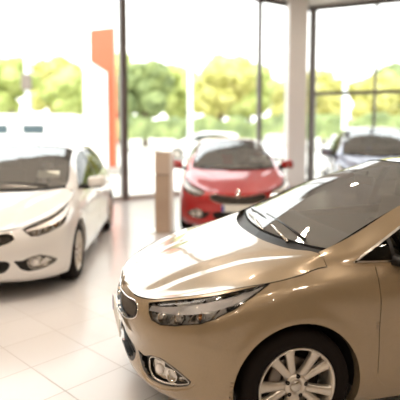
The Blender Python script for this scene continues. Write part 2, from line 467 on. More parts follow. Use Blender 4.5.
def islands(bm):
    """one bmesh for each loose piece"""
    seen = set(); out = []
    bm.verts.ensure_lookup_table(); bm.verts.index_update()
    for v in bm.verts:
        if v.index in seen: continue
        st = [v]; comp = set([v.index])
        while st:
            a = st.pop()
            for e in a.link_edges:
                b = e.other_vert(a)
                if b.index not in comp: comp.add(b.index); st.append(b)
        seen |= comp
        nb = bmesh.new(); vm = {i: nb.verts.new(bm.verts[i].co) for i in sorted(comp)}
        fs = {f for i in comp for f in bm.verts[i].link_faces}
        for f in sorted(fs, key=lambda f: f.index):
            try: nb.faces.new([vm[q.index] for q in f.verts])
            except ValueError: pass
        if len(nb.faces): out.append(nb)
        else: nb.free()
    bm.free(); return out
def link_each(name, bm, m, parent, **k):
    bm.faces.index_update()
    return [link(name, b, m, parent, **k) for b in islands(bm)]
def build_car():
    car = empty('hatchback_car')
    P = {}
    # --- side and bumpers -------------------------------------------------
    G = flare(patch(SIDE, 6, 8))
    bm = grid_bm(G, lambda c: Vector((c.x-1.3 if abs(c.x-1.3) > 1.7 else 0, c.y+.2, 0)))
    bvh = BVHTree.FromBMesh(bm)
    lay = bm.faces.layers.int.new('tag')
    fr = lambda c: c.x < -.15
    nose = lambda c: c.x < -.6 and c.y < .62
    def circ(cx, r, n=56): return [(cx+r*math.cos(2*PI*k/n), .315+r*math.sin(2*PI*k/n)) for k in range(n)]
    HL = [(-.178, .712), (-.135, .648), (-.05, .637), (.05, .655), (.195, .69), (.267, .72), (.349, .768), (.421, .829), (.474, .879), (.42, .862), (.333, .838), (.24, .812), (.115, .783), (-.02, .753), (-.12, .728)]
    GR = [(-.01, .652), (.10, .656), (.20, .664), (.34, .684), (.405, .672), (.428, .625), (.37, .585), (.25, .552), (.12, .535), (-.01, .53)]
    IN = [(-.01, .425), (.25, .425), (.35, .415), (.385, .39), (.37, .34), (.33, .305), (.25, .29), (-.01, .295)]
    FOG = [(-.275, .415), (-.20, .405), (-.13, .438), (-.045, .452), (.06, .42), (.155, .372), (.13, .342), (.04, .312), (-.05, .298), (-.15, .295), (-.215, .325)]
    cut(bm, lay, 'side', strip([(-.37, .30), (-.352, .45), (-.30, .56), (-.275, .66), (-.30, .75)], .0006), 0, lambda c: c.y > .7 and c.x < -.2)
    cut(bm, lay, 'quarter', round_poly(FOG, .02), 6, fr)
    cut(bm, lay, 'front', round_poly(IN, .02), 5, nose, lambda t: t == 0)
    cut(bm, lay, 'front', GR, 4, nose)
    cut(bm, lay, 'quarter', round_poly(HL, .015), 3, lambda c: c.x < 0)
    DF = round_poly([(.475, .96), (.478, .6), (.482, .30), (.56, .232), (1.49, .232), (1.515, .6), (1.52, .97)], .05, 4)
    DRR = round_poly([(1.527, .97), (1.522, .6), (1.498, .232), (2.16, .232), (2.235, .36), (2.32, .62), (2.50, .80), (2.56, 1.04)], .05, 4)
    sd = lambda c: c.y > .55 and -.5 < c.x < 3.2
    def loopstrip(Pl, w):  # gap round a door
        return [strip([Pl[i], Pl[(i+1) % len(Pl)]], w) for i in range(len(Pl))]
    cut(bm, lay, 'side', DF, 7, sd); cut(bm, lay, 'side', DRR, 8, sd)
    def inset(Pl, d):
        c = Vector((sum(p[0] for p in Pl)/len(Pl), sum(p[1] for p in Pl)/len(Pl))); out = []
        n = len(Pl)
        for i in range(n):
            a, b = Vector(Pl[i-1]), Vector(Pl[(i+1) % n]); t = (b-a).normalized(); nn = Vector((-t.y, t.x))
            if nn.dot(c-Vector(Pl[i])) < 0: nn = -nn
            out.append(tuple(Vector(Pl[i])+nn*d))
        return out
    for Pl, tg in ((DF, 7), (DRR, 8)):
        for f in bm.faces:
            if f[lay] == tg: f[lay] = 9
        cut(bm, lay, 'side', inset(Pl, .0045), tg, sd, lambda t: t == 9)
    # tail lamps
    cut(bm, lay, 'side', round_poly([(2.98, .86), (3.10, .84), (3.6, .86), (3.6, 1.02), (3.2, 1.035), (3.03, .98)], .02), 10, lambda c: c.y > .45 and c.x > 2.9)
    for hx in (0, 2.65): cut(bm, lay, 'side', circ(hx, ARCH), 99, lambda c: c.y > .6)
    bmesh.ops.delete(bm, geom=[f for f in bm.faces if f[lay] == 99], context='FACES')
    nd = None
    bump = lambda c: c.x < -.30 or (c.z < .70 and c.x < -.2)
    for f in bm.faces:
        if f[lay] == 0:
            c = f.calc_center_median()
            if c.x < -.2 and c.x < np.interp(c.z, [.30, .45, .56, .66, .75, .9], [-.37, -.352, -.30, -.275, -.30, -.30]): f[lay] = 2
    nearhub = lambda co: any(abs(math.hypot(co.x-h, co.z-.315)-ARCH) < .006 for h in (0, 2.65))
    inward = lambda co: Vector((0, -1 if co.y > 0 else 1, 0))
    bo = take(bm, lay, (0,), nd, 1); body_bm = bo
    PAINT = M['bronze']
    # hood, roof, pillars -------------------------------------------------
    hb = grid_bm(crease(patch(HOOD, 8, 20)), lambda c: Vector((0, 0, 1))); hl = hb.faces.layers.int.new('tag')
    rb = grid_bm(patch(ROOF, 6, 6), lambda c: Vector((0, 0, 1))); rl = rb.faces.layers.int.new('tag')
    sb = grid_bm(patch(SHIELD, 8, 8), lambda c: Vector((-1, 0, 1))); sl = sb.faces.layers.int.new('tag')
    gb = grid_bm(patch(GLASS, 6, 8), lambda c: Vector((0, 1, 0))); gl = gb.faces.layers.int.new('tag')
    tb = grid_bm(patch(TAIL, 8, 6), lambda c: Vector((1, 0, .3))); tl = tb.faces.layers.int.new('tag')
    WIN = round_poly([(.352, .957), (.42, 1.0), (.72, 1.137), (.95, 1.232), (1.2, 1.315), (1.5, 1.362), (1.9, 1.372), (2.3, 1.360), (2.60, 1.315), (2.80, 1.235), (2.86, 1.14), (2.78, 1.085), (2.2, 1.015), (1.55, .975), (.95, .957), (.65, .950)], .012, 3)
    gs = lambda c: True
    cut(gb, gl, 'side', WIN, 20, gs)
    for f in gb.faces:
        if f[gl] == 20: f[gl] = 24
    cut(gb, gl, 'side', inset(WIN, .010), 20, gs, lambda t: t == 24)
    cut(gb, gl, 'side', [(1.50, .9), (1.575, .9), (1.585, 1.45), (1.515, 1.45)], 21, gs, lambda t: t == 20)
    cut(gb, gl, 'side', [(.30, .9), (.605, .9), (.600, 1.12), (.30, 1.0)], 23, gs, lambda t: t == 20)
    cut(gb, gl, 'side', [(.592, .9), (.615, .9), (.612, 1.2), (.590, 1.2)], 21, gs, lambda t: t in (20, 23))
    cut(gb, gl, 'side', [(2.36, .9), (2.40, .9), (2.43, 1.45), (2.39, 1.45)], 21, gs, lambda t: t == 20)
    # body shell = side remains + pillars, with arches turned in
    for src, ly, tags in ((gb, gl, (0,)),):
        q = take(src, ly, tags, None, 1); merge(body_bm, q)
    skirt(body_bm, .06, inward, lambda a, b: nearhub(a) and nearhub(b))
    skirt(body_bm, .02, lambda co: Vector((0, 0, 1)), lambda a, b: max(a.z, b.z) < .33 and not (nearhub(a) and nearhub(b)) )
    shell = link('body_shell', body_bm, PAINT, car, recalc=False)
    fb = take(bm, lay, (2,), None, 1)
    skirt(fb, .06, inward, lambda a, b: nearhub(a) and nearhub(b))
    skirt(fb, .018)
    bumper = link('front_bumper', fb, PAINT, car, recalc=False)
    q = take(hb, hl, (0,), None, 1); skirt(q, .012); link('hood', q, PAINT, car, recalc=False)
    q = take(rb, rl, (0,), None, 1); link('roof', q, PAINT, car, recalc=False)
    # gaps
    g = take(bm, lay, (9,), None, 1, offset=-.004); link_each('panel_gap', g, M['gap'], shell, recalc=False)
    g = bmesh.new()
    e = patch([EDGE[:9], EDGE[:9]], 1, 8)[0]
    for s in (1, -1):
        tube(g, [(x, y*s*.999, z-.004) for x, y, z in e[8:8*7+1]], .0045, 6)
        c0 = patch([HOOD[5], HOOD[5]], 1, 8)[0]
        tube(g, [(x+.001, y*s, z-.002) for x, y, z in c0[22:]], .0035, 6)
    link_each('hood_gap', g, M['gap'], shell)
    # glass
    link('windshield', take(sb, sl, (0,), None, 1), M['carglass'], car, recalc=False)
    ws = bpy.data.objects[[o.name for o in car.children if o.name.startswith('windshield')][-1]]
    # black frit band round the windshield
    k = bmesh.new(); Gs = patch(SHIELD, 8, 8)
    for s in (1, -1):
        e = [Vector((a, b*s, c)) for a, b, c in Gs[:, -1]]; tube(k, [p-Vector((0, 0, .001)) for p in e], .004, 6)
        b0 = [Vector((a, b*s, c)) for a, b, c in Gs[0]]; tube(k, b0, .008, 6)
        t0 = [Vector((a, b*s, c)) for a, b, c in Gs[-1]]; tube(k, t0, .006, 6)
    link_each('windshield_seal', k, M['gap'], ws)
    # cowl panel between hood and windshield
    k = bmesh.new(); A0 = patch([HOOD[5], HOOD[5]], 1, 8)[0][:27]; B0 = Gs[0]
    for s in (1, -1):
        m_ = 20
        ra = [A0[int(round(i*(len(A0)-1)/m_))] for i in range(m_+1)]; rb_ = [B0[int(round(i*(len(B0)-1)/m_))] for i in range(m_+1)]
        prof = [(0, -.012), (.15, -.03), (.5, -.035), (.8, -.02), (1, 0)]
        R_ = [[k.verts.new((a[0]*(1-t)+b_[0]*t, (a[1]*(1-t)+b_[1]*t)*s, a[2]*(1-t)+b_[2]*t+dz)) for t, dz in prof] for a, b_ in zip(ra, rb_)]
        for i in range(m_):
            for j in range(len(prof)-1): k.faces.new((R_[i][j], R_[i+1][j], R_[i+1][j+1], R_[i][j+1]))
    link('cowl_panel', k, M['black'], car)
    for s, sgn in (('l', -1), ('r', 1)):
        mir = sgn  # -1: the y<0 side
        sw = take(gb, gl, (20,), None, mir if mir < 0 else 0); o = link('side_window', sw, M['sideglass'], car, recalc=False)
        q = take(gb, gl, (21,), None, mir if mir < 0 else 0, offset=.001); link_each('window_pillar', q, M['black'], o, recalc=False)
        q = take(gb, gl, (23,), None, mir if mir < 0 else 0, offset=.001); link('quarter_window', q, M['sideglass'], o, recalc=False)
        q = take(gb, gl, (24,), None, mir if mir < 0 else 0, offset=.0035); link('window_trim', q, M['satin'], o, recalc=False)
        d = take(bm, lay, (7,), None, mir if mir < 0 else 0); skirt(d, .015); d = link('door', d, PAINT, car, recalc=False)
        k = bmesh.new(); box(k, (1.36, sgn*.915, .80), (.20, .022, .028), bev=.009); box(k, (1.28, sgn*.895, .80), (.02, .03, .02), bev=.004); box(k, (1.44, sgn*.895, .80), (.02, .03, .02), bev=.004)
        link('door_handle', k, PAINT, d)
        d = take(bm, lay, (8,), None, mir if mir < 0 else 0); skirt(d, .015); d = link('door', d, PAINT, car, recalc=False)
        k = bmesh.new(); box(k, (2.34, sgn*.912, .83), (.20, .022, .028), bev=.009); box(k, (2.26, sgn*.893, .83), (.02, .03, .02), bev=.004); box(k, (2.42, sgn*.893, .83), (.02, .03, .02), bev=.004)
        link('door_handle', k, PAINT, d)
        tl_ = take(bm, lay, (10,), None, mir if mir < 0 else 0, offset=.003); skirt(tl_, .02); link('tail_lamp', tl_, M['taillamp'], car, recalc=False)
        # ---- headlight
        hs = take(bm, lay, (3,), None, mir if mir < 0 else 0)
        o = link('headlight', hs, M['lens'], car, recalc=False)
        bk = take(bm, lay, (3,), None, mir if mir < 0 else 0, offset=-.055)
        bk.normal_update(); q = bmesh.new()
        hs2 = take(bm, lay, (3,), None, mir if mir < 0 else 0); skirt(hs2, .056)
        bmesh.ops.delete(hs2, geom=[f for f in hs2.faces if not any(len(e.link_faces) == 1 for e in f.edges)], context='FACES')
        merge(bk, hs2)
        link('lamp_housing', bk, HLM, o, recalc=False)
        k = bmesh.new()
        rim = patchline(bvh, HLrim, sgn, .001); tube(k, rim, .0035, 6, closed=True); link('lamp_seal', k, M['gap'], o)
        # pale strip painted as the bright reflection along the lens's upper edge
        k = bmesh.new(); top = patchline(bvh, [(-.15, .705), (-.05, .722), (.05, .742), (.15, .766), (.25, .793), (.33, .818), (.40, .843), (.445, .862)], sgn, .0015)
        low = patchline(bvh, [(-.15, .682), (-.05, .692), (.05, .704), (.15, .722), (.25, .748), (.33, .778), (.40, .818), (.445, .855)], sgn, .0075)
        T = [k.verts.new(p) for p in top]; L = [k.verts.new(p) for p in low]
        for i in range(len(T)-1): k.faces.new((T[i], T[i+1], L[i+1], L[i]))
        bmesh.ops.solidify(k, geom=k.faces[:], thickness=.004)
        link('reflection_strip', k, M['strip'], o)
        # projector and reflector bowls
        for qq, zz, rr, mt in ((-.075, .678, .034, 'chrome'), (.045, .694, .036, 'chrome'), (.175, .722, .030, 'satin')):
            c_, n_ = surf(bvh, qq, zz, sgn)
            k = bmesh.new(); lathe(k, [(rr*1.1, 0), (rr, .002), (rr*.9, -.015), (rr*.35, -.035), (.004, -.037)], 28, 'Z')
            R_ = (Vector((-1, sgn*-.0-sgn*.0, 0)).lerp(n_, .35).normalized()).to_track_quat('Z', 'Y').to_matrix().to_4x4()
            bmesh.ops.transform(k, matrix=Matrix.Translation(c_-n_*.014) @ R_, verts=k.verts)
            b_ = link('lamp_bowl', k, M[mt], o)
            k = bmesh.new(); bmesh.ops.create_uvsphere(k, u_segments=16, v_segments=10, radius=rr*.42)
            bmesh.ops.transform(k, matrix=Matrix.Translation(c_-n_*.028), verts=k.verts); link('bulb', k, M['wlamp'] if mt == 'chrome' else M['amber'], o)
        for qa in (-.012, .112, .24):
            k = bmesh.new()
            a_, n1 = surf(bvh, qa, .655+.06*max(qa, 0)/.24+.0, sgn); b2, n2 = surf(bvh, qa+.03, .715+.05*max(qa, 0)/.24, sgn)
            tube(k, [a_-n1*.022, b2-n2*.022], .005, 6); link('lamp_fin', k, M['chrome'], o)
        # ---- fog lamp pocket
        fp = take(bm, lay, (6,), None, mir if mir < 0 else 0, offset=-.04)
        w_ = take(bm, lay, (6,), None, mir if mir < 0 else 0); skirt(w_, .04)
        bmesh.ops.delete(w_, geom=[f for f in w_.faces if not any(len(e.link_faces) == 1 for e in f.edges)], context='FACES'); merge(fp, w_)
        o = link('fog_lamp', fp, M['black'], car, recalc=False)
        k = bmesh.new(); rim = patchline(bvh, smooth_poly([(-.135, .425), (-.045, .440), (.055, .410), (.135, .368), (.105, .346), (.03, .326), (-.06, .312), (-.12, .322), (-.15, .37)], 3), sgn, -.004)
        tube(k, rim, .0055, 8, closed=True); link('chrome_surround', k, M['satin'], o)
        k = bmesh.new(); inner = patchline(bvh, [(-.125, .415), (-.045, .430), (.05, .402), (.12, .367), (.10, .350), (.03, .332), (-.05, .322), (-.11, .33), (-.14, .37)], sgn, -.025)
        k.faces.new([k.verts.new(p) for p in inner]); bmesh.ops.triangulate(k, faces=k.faces[:]); bmesh.ops.solidify(k, geom=k.faces[:], thickness=.006); link('reflector_plate', k, M['satin'], o, smooth=False)
        c_, n_ = surf(bvh, .015, .365, sgn); k = bmesh.new(); lathe(k, [(.040, 0), (.036, .006), (.030, -.012), (.012, -.024), (.0015, -.025)], 28, 'Z')
        bmesh.ops.transform(k, matrix=Matrix.Translation(c_-n_*.012) @ n_.to_track_quat('Z', 'Y').to_matrix().to_4x4(), verts=k.verts); link('lamp_bowl', k, M['chrome'], o)
        c_, n_ = surf(bvh, -.08, .37, sgn); k = bmesh.new(); bmesh.ops.create_uvsphere(k, u_segments=20, v_segments=12, radius=.032)
        bmesh.ops.transform(k, matrix=Matrix.Translation(c_-n_*.028), verts=k.verts); link('bulb', k, M['wlamp'], o)
        # bright lip below the pocket
        k = bmesh.new(); tube(k, patchline(bvh, [(-.26, .33), (-.21, .290), (-.15, .272), (-.05, .272), (.05, .292), (.13, .325), (.17, .36)], sgn, .0), [.003, .008, .010, .010, .009, .007, .003], 10); link('bumper_lip', k, PAINT, o)
        # ---- mirror
        k = bmesh.new(); box(k, (.67, sgn*.985, 1.015), (.13, .22, .145), bev=.045, R=Matrix.Rotation(sgn*-.12, 4, 'Z') @ Matrix.Rotation(sgn*.08, 4, 'X'))
        o = link('wing_mirror', k, PAINT, car)
        k = bmesh.new(); tube(k, [(.60, sgn*.83, .965), (.63, sgn*.88, .958), (.65, sgn*.93, .965)], [.035, .028, .022], 12); box(k, (.66, sgn*.97, .957), (.10, .16, .02), bev=.008); link('mirror_base', k, M['black'], o)
        k = bmesh.new(); box(k, (.738, sgn*.985, 1.015), (.006, .17, .10), bev=.0025, R=Matrix.Rotation(sgn*-.12, 4, 'Z')); link('mirror_glass', k, M['mirror'], o)
        k = bmesh.new(); tube(k, [(.615, sgn*.93, 1.0), (.605, sgn*1.0, 1.003), (.625, sgn*1.07, 1.01)], .006, 8); link('turn_signal', k, M['wlamp'], o)
        # ---- wipers
    for (a, b, c, d) in (((.145, -.40, .995), (.215, .18, 1.028), (.215, -.50, 1.030), (.255, .22, 1.058)), ((.125, -.03, .99), (.205, .48, 1.022), (.205, .0, 1.030), (.262, .56, 1.040))):
        k = bmesh.new(); tube(k, [a, tuple((p+q)/2+o_ for p, q, o_ in zip(a, b, (0, 0, .014))), b], [.011, .008, .006], 8); 
        wo = link('wiper', k, M['satin'], car); k = bmesh.new(); tube(k, [c, tuple((p+q)/2+o_ for p, q, o_ in zip(c, d, (-.004, 0, .010))), d], .0075, 8); link('wiper_blade', k, M['black'], wo)
    # ---- grille
    k = take(bm, lay, (4,), None, 1, offset=-.045); w_ = take(bm, lay, (4,), None, 1); skirt(w_, .045)
    bmesh.ops.delete(w_, geom=[f for f in w_.faces if not any(len(e.link_faces) == 1 for e in f.edges)], context='FACES'); merge(k, w_)
    go = link('grille', k, M['black'], car, recalc=False)
    full = [(y, z) for y, z in GR[1:-1]]; loop = full + [(0, .53)] + [(-y, z) for y, z in full[::-1]] + [(0, .652)]
    def fproj(y, z, off=0):
        h = bvh.ray_cast(Vector((-3, abs(y), z)), Vector((1, 0, 0)))
        p = h[0]+h[1]*off; return Vector((p.x, p.y*(1 if y >= 0 else -1), p.z))
    k = bmesh.new(); tube(k, [fproj(y, z, .001) for y, z in smooth_poly(loop, 3)], .0045, 8, closed=True); link('grille_surround', k, M['chrome'], go)
    k = bmesh.new()
    for i in range(-17, 18):
        for sl_ in (1, -1):
            pts = []
            for s_ in range(9):
                z = .53+s_*.0165; y = i*.024+sl_*(s_-4)*.012
                if inpoly((abs(y)+1e-4, z), GR): pts.append(fproj(y, z, -.028))
            if len(pts) > 1: tube(k, pts, .0028, 4)
    link('grille_mesh', k, M['steel'], go)
    # emblem: plain oval badge on the hood nose
    k = bmesh.new(); lathe(k, [(.001, .006), (.05, .005), (.062, .0), (.058, -.004)], 32, 'Z')
    c_ = fproj(0, .685, .004); bmesh.ops.transform(k, matrix=Matrix.Translation(c_) @ Vector((-1, 0, .25)).to_track_quat('Z', 'Y').to_matrix().to_4x4() @ Matrix.Diagonal((.55, 1, 1, 1)), verts=k.verts)
    link('badge', k, M['chrome'], go)
    # ---- lower intake
    k = take(bm, lay, (5,), None, 1, offset=-.05); w_ = take(bm, lay, (5,), None, 1); skirt(w_, .05)
    bmesh.ops.delete(w_, geom=[f for f in w_.faces if not any(len(e.link_faces) == 1 for e in f.edges)], context='FACES'); merge(k, w_)
    io = link('lower_intake', k, M['black'], car, recalc=False)
    k = bmesh.new()
    for z in (.335, .36, .385): tube(k, [fproj(y*.03, z, -.03) for y in range(-12, 13)], .005, 6)
    link_each('intake_slat', k, M['black'], io)
    # ---- number plate
    k = bmesh.new(); box(k, (-.884, 0, .482), (.008, .50, .112), bev=.004); po = link('number_plate', k, M['plate'], car, smooth=False)
    k = bmesh.new(); box(k, (-.8895, .228, .482), (.003, .04, .10)); link('plate_band', k, M['eublue'], po, smooth=False)
    # ---- rear window, tailgate
    link('rear_window', take(tb, tl, (0,), None, 1), M['carglass'], car, recalc=False)
    # ---- underbody, wheel wells, interior
    k = bmesh.new(); box(k, (1.33, 0, .235), (3.6, 1.1, .05), bev=.02); box(k, (1.325, 0, .225), (1.75, 1.62, .06), bev=.02); uo = link('underbody', k, M['gap'], car)
    for hx in (0, 2.65):
        for s in (1, -1):
            k = bmesh.new(); n_ = 28; ra, rb_ = [], []
            for i in range(n_+1):
                a = PI*1.12*i/n_-.06*PI; 
                ra.append(k.verts.new((hx+.372*math.cos(a), s*.872, .315+.372*math.sin(a)))); rb_.append(k.verts.new((hx+.372*math.cos(a), s*.55, .315+.372*math.sin(a))))
            for i in range(n_): k.faces.new((ra[i], ra[i+1], rb_[i+1], rb_[i]))
            k.faces.new(rb_); link('wheel_well', k, M['gap'], uo)
    # firewall / inner lining
    k = bmesh.new(); box(k, (.42, 0, .62), (.04, 1.36, .70)); link('firewall', k, M['gap'], uo)
    k = bmesh.new()
    for s in (1, -1): box(k, (1.7, s*.80, .60), (2.4, .02, .62))
    link('door_lining', k, M['dash'], uo)
    k = bmesh.new(); prof = [(.24, .985), (.33, 1.0), (.52, 1.01), (.66, .985), (.72, .93), (.74, .80), (.70, .62), (.45, .60), (.30, .9)]
    bmloft(k, prof, .70); link('dashboard', k, M['dash'], car)
    k = bmesh.new(); lathe(k, [(.185+.014*math.cos(a), .014*math.sin(a)) for a in [2*PI*i/10 for i in range(10)]], 32, 'Z', close=True)
    tube(k, [(-.17, 0, 0), (0, 0, -.02), (.17, 0, 0)], .016, 8); tube(k, [(0, 0, -.02), (0, -.17, 0)], .016, 8); cylz(k, (0, 0, -.035), .06, .03)
    bmesh.ops.transform(k, matrix=Matrix.Translation((.86, -.36, .93)) @ Matrix.Rotation(math.radians(65), 4, 'Y'), verts=k.verts); link('steering_wheel', k, M['black'], car)
    for (sx, ys) in ((1.15, (-.37, .37)), (2.05, (-.37, .37))):
        for y in ys:
            k = bmesh.new(); box(k, (sx, y, .52), (.50, .50, .16), bev=.06)
            box(k, (sx+.32, y, .83), (.14, .48, .60), bev=.06, R=Matrix.Rotation(.28, 4, 'Y')); so = link('seat', k, M['seat'], car)
            k = bmesh.new(); box(k, (sx+.43, y, 1.19), (.09, .27, .17), bev=.04, R=Matrix.Rotation(.2, 4, 'Y')); tube(k, [(sx+.40, y-.06, 1.05), (sx+.42, y-.06, 1.15)], .006); tube(k, [(sx+.40, y+.06, 1.05), (sx+.42, y+.06, 1.15)], .006); link('headrest', k, M['seat'], so)
    k = bmesh.new(); box(k, (.93, 0, 1.32), (.03, .24, .065), bev=.014); tube(k, [(.93, 0, 1.33), (.96, 0, 1.375)], .01); link('rear_view_mirror', k, M['black'], car)
    # ---- wheels
    def wheel(x, s):
        t = empty('wheel', (x, s*.785, .315), 0 if s < 0 else PI, car)
        k = bmesh.new(); lathe(k, [(.222, -.085), (.232, -.100), (.262, -.106), (.292, -.100), (.308, -.085), (.3155, -.055), (.3165, -.02), (.3165, .02), (.3155, .055), (.308, .085), (.285, .10), (.222, .085)], 72)
        for r_ in (-.035, 0, .035):
            pass
        link('tyre', k, M['rubber'], t)
        k = bmesh.new(); lathe(k, [(.222, -.086), (.223, -.094), (.217, -.097), (.210, -.092), (.203, -.078), (.195, -.05), (.19, .0), (.19, .08), (.222, .086)], 72)
        th = [44, 116, 188, 260, 332]
        for a0 in th:
            for da in (-1, 1):
                a1 = math.radians(a0+da*11); a2 = math.radians(a0+da*14)
                sec = []
                for f_, r_, yy, wd in ((0, .045, -.062, .026), (.25, .085, -.070, .0215), (.5, .13, -.078, .0215), (.8, .18, -.085, .0245), (1, .209, -.088, .032)):
                    a = a1+(a2-a1)*f_; cc = Vector((r_*math.cos(a), yy, r_*math.sin(a))); tt = Vector((-math.sin(a), 0, math.cos(a)))
                    up = Vector((0, -1, 0))
                    sec.append([k.verts.new(cc+tt*wd*u+up*h) for u, h in ((-1, -.03), (-1, -.006), (-.72, .002), (.72, .002), (1, -.006), (1, -.03))])
                for i in range(len(sec)-1):
                    for j in range(5): k.faces.new((sec[i][j], sec[i][j+1], sec[i+1][j+1], sec[i+1][j]))
        lathe(k, [(.034, -.070), (.04, -.078), (.060, -.076), (.066, -.066), (.068, -.03)], 40)
        ro = link('rim', k, M['alloy'], t)
        for a0 in range(5):
            a = math.radians(80+72*a0)
        k = bmesh.new(); lathe(k, [(.0015, -.082), (.024, -.081), (.031, -.076), (.034, -.068)], 32); link('hub_cap', k, M['satin'], t)
        for a0 in range(5):
            a = math.radians(8+72*a0); k = bmesh.new(); lathe(k, [(.012, -.066), (.012, -.0775), (.008, -.079), (.0005, -.076)], 12)
            bmesh.ops.transform(k, matrix=Matrix.Translation((.056*math.cos(a), 0, .056*math.sin(a))), verts=k.verts); link('wheel_bolt', k, M['gap'], t)
        k = bmesh.new(); lathe(k, [(.05, -.02), (.14, -.02), (.142, -.008), (.14, .004), (.05, .004)], 48, close=True); link('brake_disc', k, M['steel'], t)
        k = bmesh.new(); box(k, (-.115, -.02, .045), (.07, .07, .13), bev=.012, R=Matrix.Rotation(math.radians(22), 4, 'Y')); link('brake_caliper', k, M['steel'], t)
        k = bmesh.new(); lathe(k, [(.0005, .03), (.188, .03)], 40); link('wheel_backing', k, M['gap'], t)
        return t
    for x in (0, 2.65):
        for s in (-1, 1): wheel(x, s)
    return car
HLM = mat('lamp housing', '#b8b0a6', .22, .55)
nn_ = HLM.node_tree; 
noisy(HLM, 14, '#2e2823', '#fbf8f3', .42, .5)  # dark and pale blotches paint chrome reflections into the housing colour
HLrim = [(-.178, .712), (-.15, .67), (-.12, .645), (-.05, .637), (.05, .655), (.195, .69), (.267, .72), (.349, .768), (.421, .829), (.470, .877), (.42, .862), (.333, .838), (.24, .812), (.115, .783), (-.02, .753), (-.12, .728)]
def surf(bvh, q, z, sgn):
    """point and outward normal of the body at quarter-view coordinates (q, z)"""
    c = Vector((q*R2, q*R2, z)); d = Vector((1, -1, 0)).normalized()
    h = bvh.ray_cast(c-d*3, d)
    p, nrm = h[0], h[1]
    if nrm.dot(d) > 0: nrm = -nrm
    return Vector((p.x, p.y*sgn, p.z)), Vector((nrm.x, nrm.y*sgn, nrm.z))
def patchline(bvh, pts, sgn, off):
    out = []
    for q, z in pts:
        p, nrm = surf(bvh, q, z, sgn); out.append(p+nrm*off)
    return out
def bmloft(bm, prof, w, n=8):
    R = []
    for i in range(n+1):
        y = -w+2*w*i/n; R.append([bm.verts.new((x+.05*(abs(y)/w)**2, y, z)) for x, z in prof])
    L = len(prof)
    for i in range(n):
        for j in range(L): bm.faces.new((R[i][j], R[i][(j+1) % L], R[i+1][(j+1) % L], R[i+1][j]))
    bm.faces.new(R[0]); bm.faces.new(R[-1])
def copy_tree(o, parent=None):
    c = o.copy(); COL.objects.link(c)
    if parent: c.parent = parent
    for ch in list(o.children): copy_tree(ch, c)
    return c
def repaint(o, new):
    if o.type == 'MESH':
        for s in o.material_slots:
            if s.material == M['bronze']: s.link = 'OBJECT'; s.material = new
    for ch in o.children: repaint(ch, new)
hero = build_car()
HX, HY, HYAW = 0.30627, 3.41858, .25
def place(o, hx, hy, yaw, s=1, sz=None):
    o.location = (hx, hy, 0.0); o.rotation_euler = (0, 0, yaw); o.scale = (s, s, sz or s)
place(hero, HX, HY, HYAW)
tag(hero, 'bronze beige metallic hatchback nearest the camera, seen from its front corner', 'car')
def another(name, col, label, *a, group=None, **k):
    c = copy_tree(hero); c.name = name; repaint(c, M[col]); place(c, *a, **k); tag(c, label, 'car', group); return c
another('hatchback_car', 'white', 'white hatchback at the left edge of the showroom, front facing the camera', -2.245, 5.5, PI/2+.045)
another('hatchback_car', 'red', 'red hatchback in the middle of the showroom behind the bronze car', .57, 8.25, PI/2)
another('suv_car', 'silver', 'silver blue car at the right, partly hidden behind the bronze car roof', 3.52, 9.6, PI/2-.2, s=1.04, sz=1.14)
def build_card(loc, rz, label):
    t = empty('price_card', loc, rz)
    k = bmesh.new(); box(k, (0, 0, .045), (.26, .006, .09), R=Matrix.Rotation(-.5, 4, 'X')); link('card', k, M['card'], t, smooth=False)
    k = bmesh.new(); box(k, (0, .025, .008), (.22, .05, .006)); link('card_foot', k, M['card'], t, smooth=False)
    return tag(t, label, 'card')
build_card((-1.82, 5.98, 1.085), 0, 'pale price card on the dashboard of the white hatchback')
build_card((1.02, 8.75, 1.085), 0, 'pale price card on the dashboard of the red hatchback')
# ---- beige display pillar
t = empty('display_pillar', (-.60, 7.98, 0))
k = bmesh.new(); box(k, (0, 0, .47), (.235, .22, .92), bev=.006); link('lower_panel', k, noisy(mat('beige panel', '#a28a76', .5), 3, '#b39c88', '#bfa995'), t, smooth=False)
k = bmesh.new(); box(k, (0, 0, 1.12), (.235, .22, .36), bev=.006); link('upper_panel', k, mat('beige upper panel', '#cbb8a7', .5), t, smooth=False)
k = bmesh.new(); box(k, (.145, 0, .64), (.05, .25, 1.28), bev=.006); link('side_trim', k, mat('white trim', '#e8e4e0', .4), t, smooth=False)
k = bmesh.new(); box(k, (0, 0, .01), (.36, .34, .02), bev=.004); link('base_plate', k, M['satin'], t, smooth=False)
tag(t, 'slim beige display pillar with a white edge left of the red car', 'display stand')

# ---------------------------------------------------------------- outdoors: pylon sign, van, parked cars, lamp posts
OR = mat('orange red sign', '#de5b3c', .45); WH = mat('white sign', '#f2f0ee', .4)
t = empty('pylon_sign', (-3.6, 18.2, -.11))
k = bmesh.new(); 
def prism(bm, pts, y0, y1):
    a = [bm.verts.new((x, y0, z)) for x, z in pts]; b = [bm.verts.new((x, y1, z)) for x, z in pts]
    bm.faces.new(a); bm.faces.new(b[::-1]); n = len(pts)
    for i in range(n): bm.faces.new((a[i], b[i], b[(i+1) % n], a[(i+1) % n]))
prism(k, [(-.36, .3), (.54, .3), (.52, 5.32), (-.34, 5.22)], 0, .35); link('orange_panel', k, OR, t, smooth=False)
k = bmesh.new(); prism(k, [(-.60, .3), (.26, .3), (.26, 3.70), (-.56, 4.22)], -.14, -.004); link('white_panel', k, WH, t, smooth=False)
k = bmesh.new(); box(k, (0, .15, .15), (1.3, .6, .3), bev=.02); link('plinth', k, mat('grey plinth', '#9a9690', .7), t, smooth=False)
tag(t, 'tall orange pylon sign with a slanted white front panel outside the glass', 'sign')
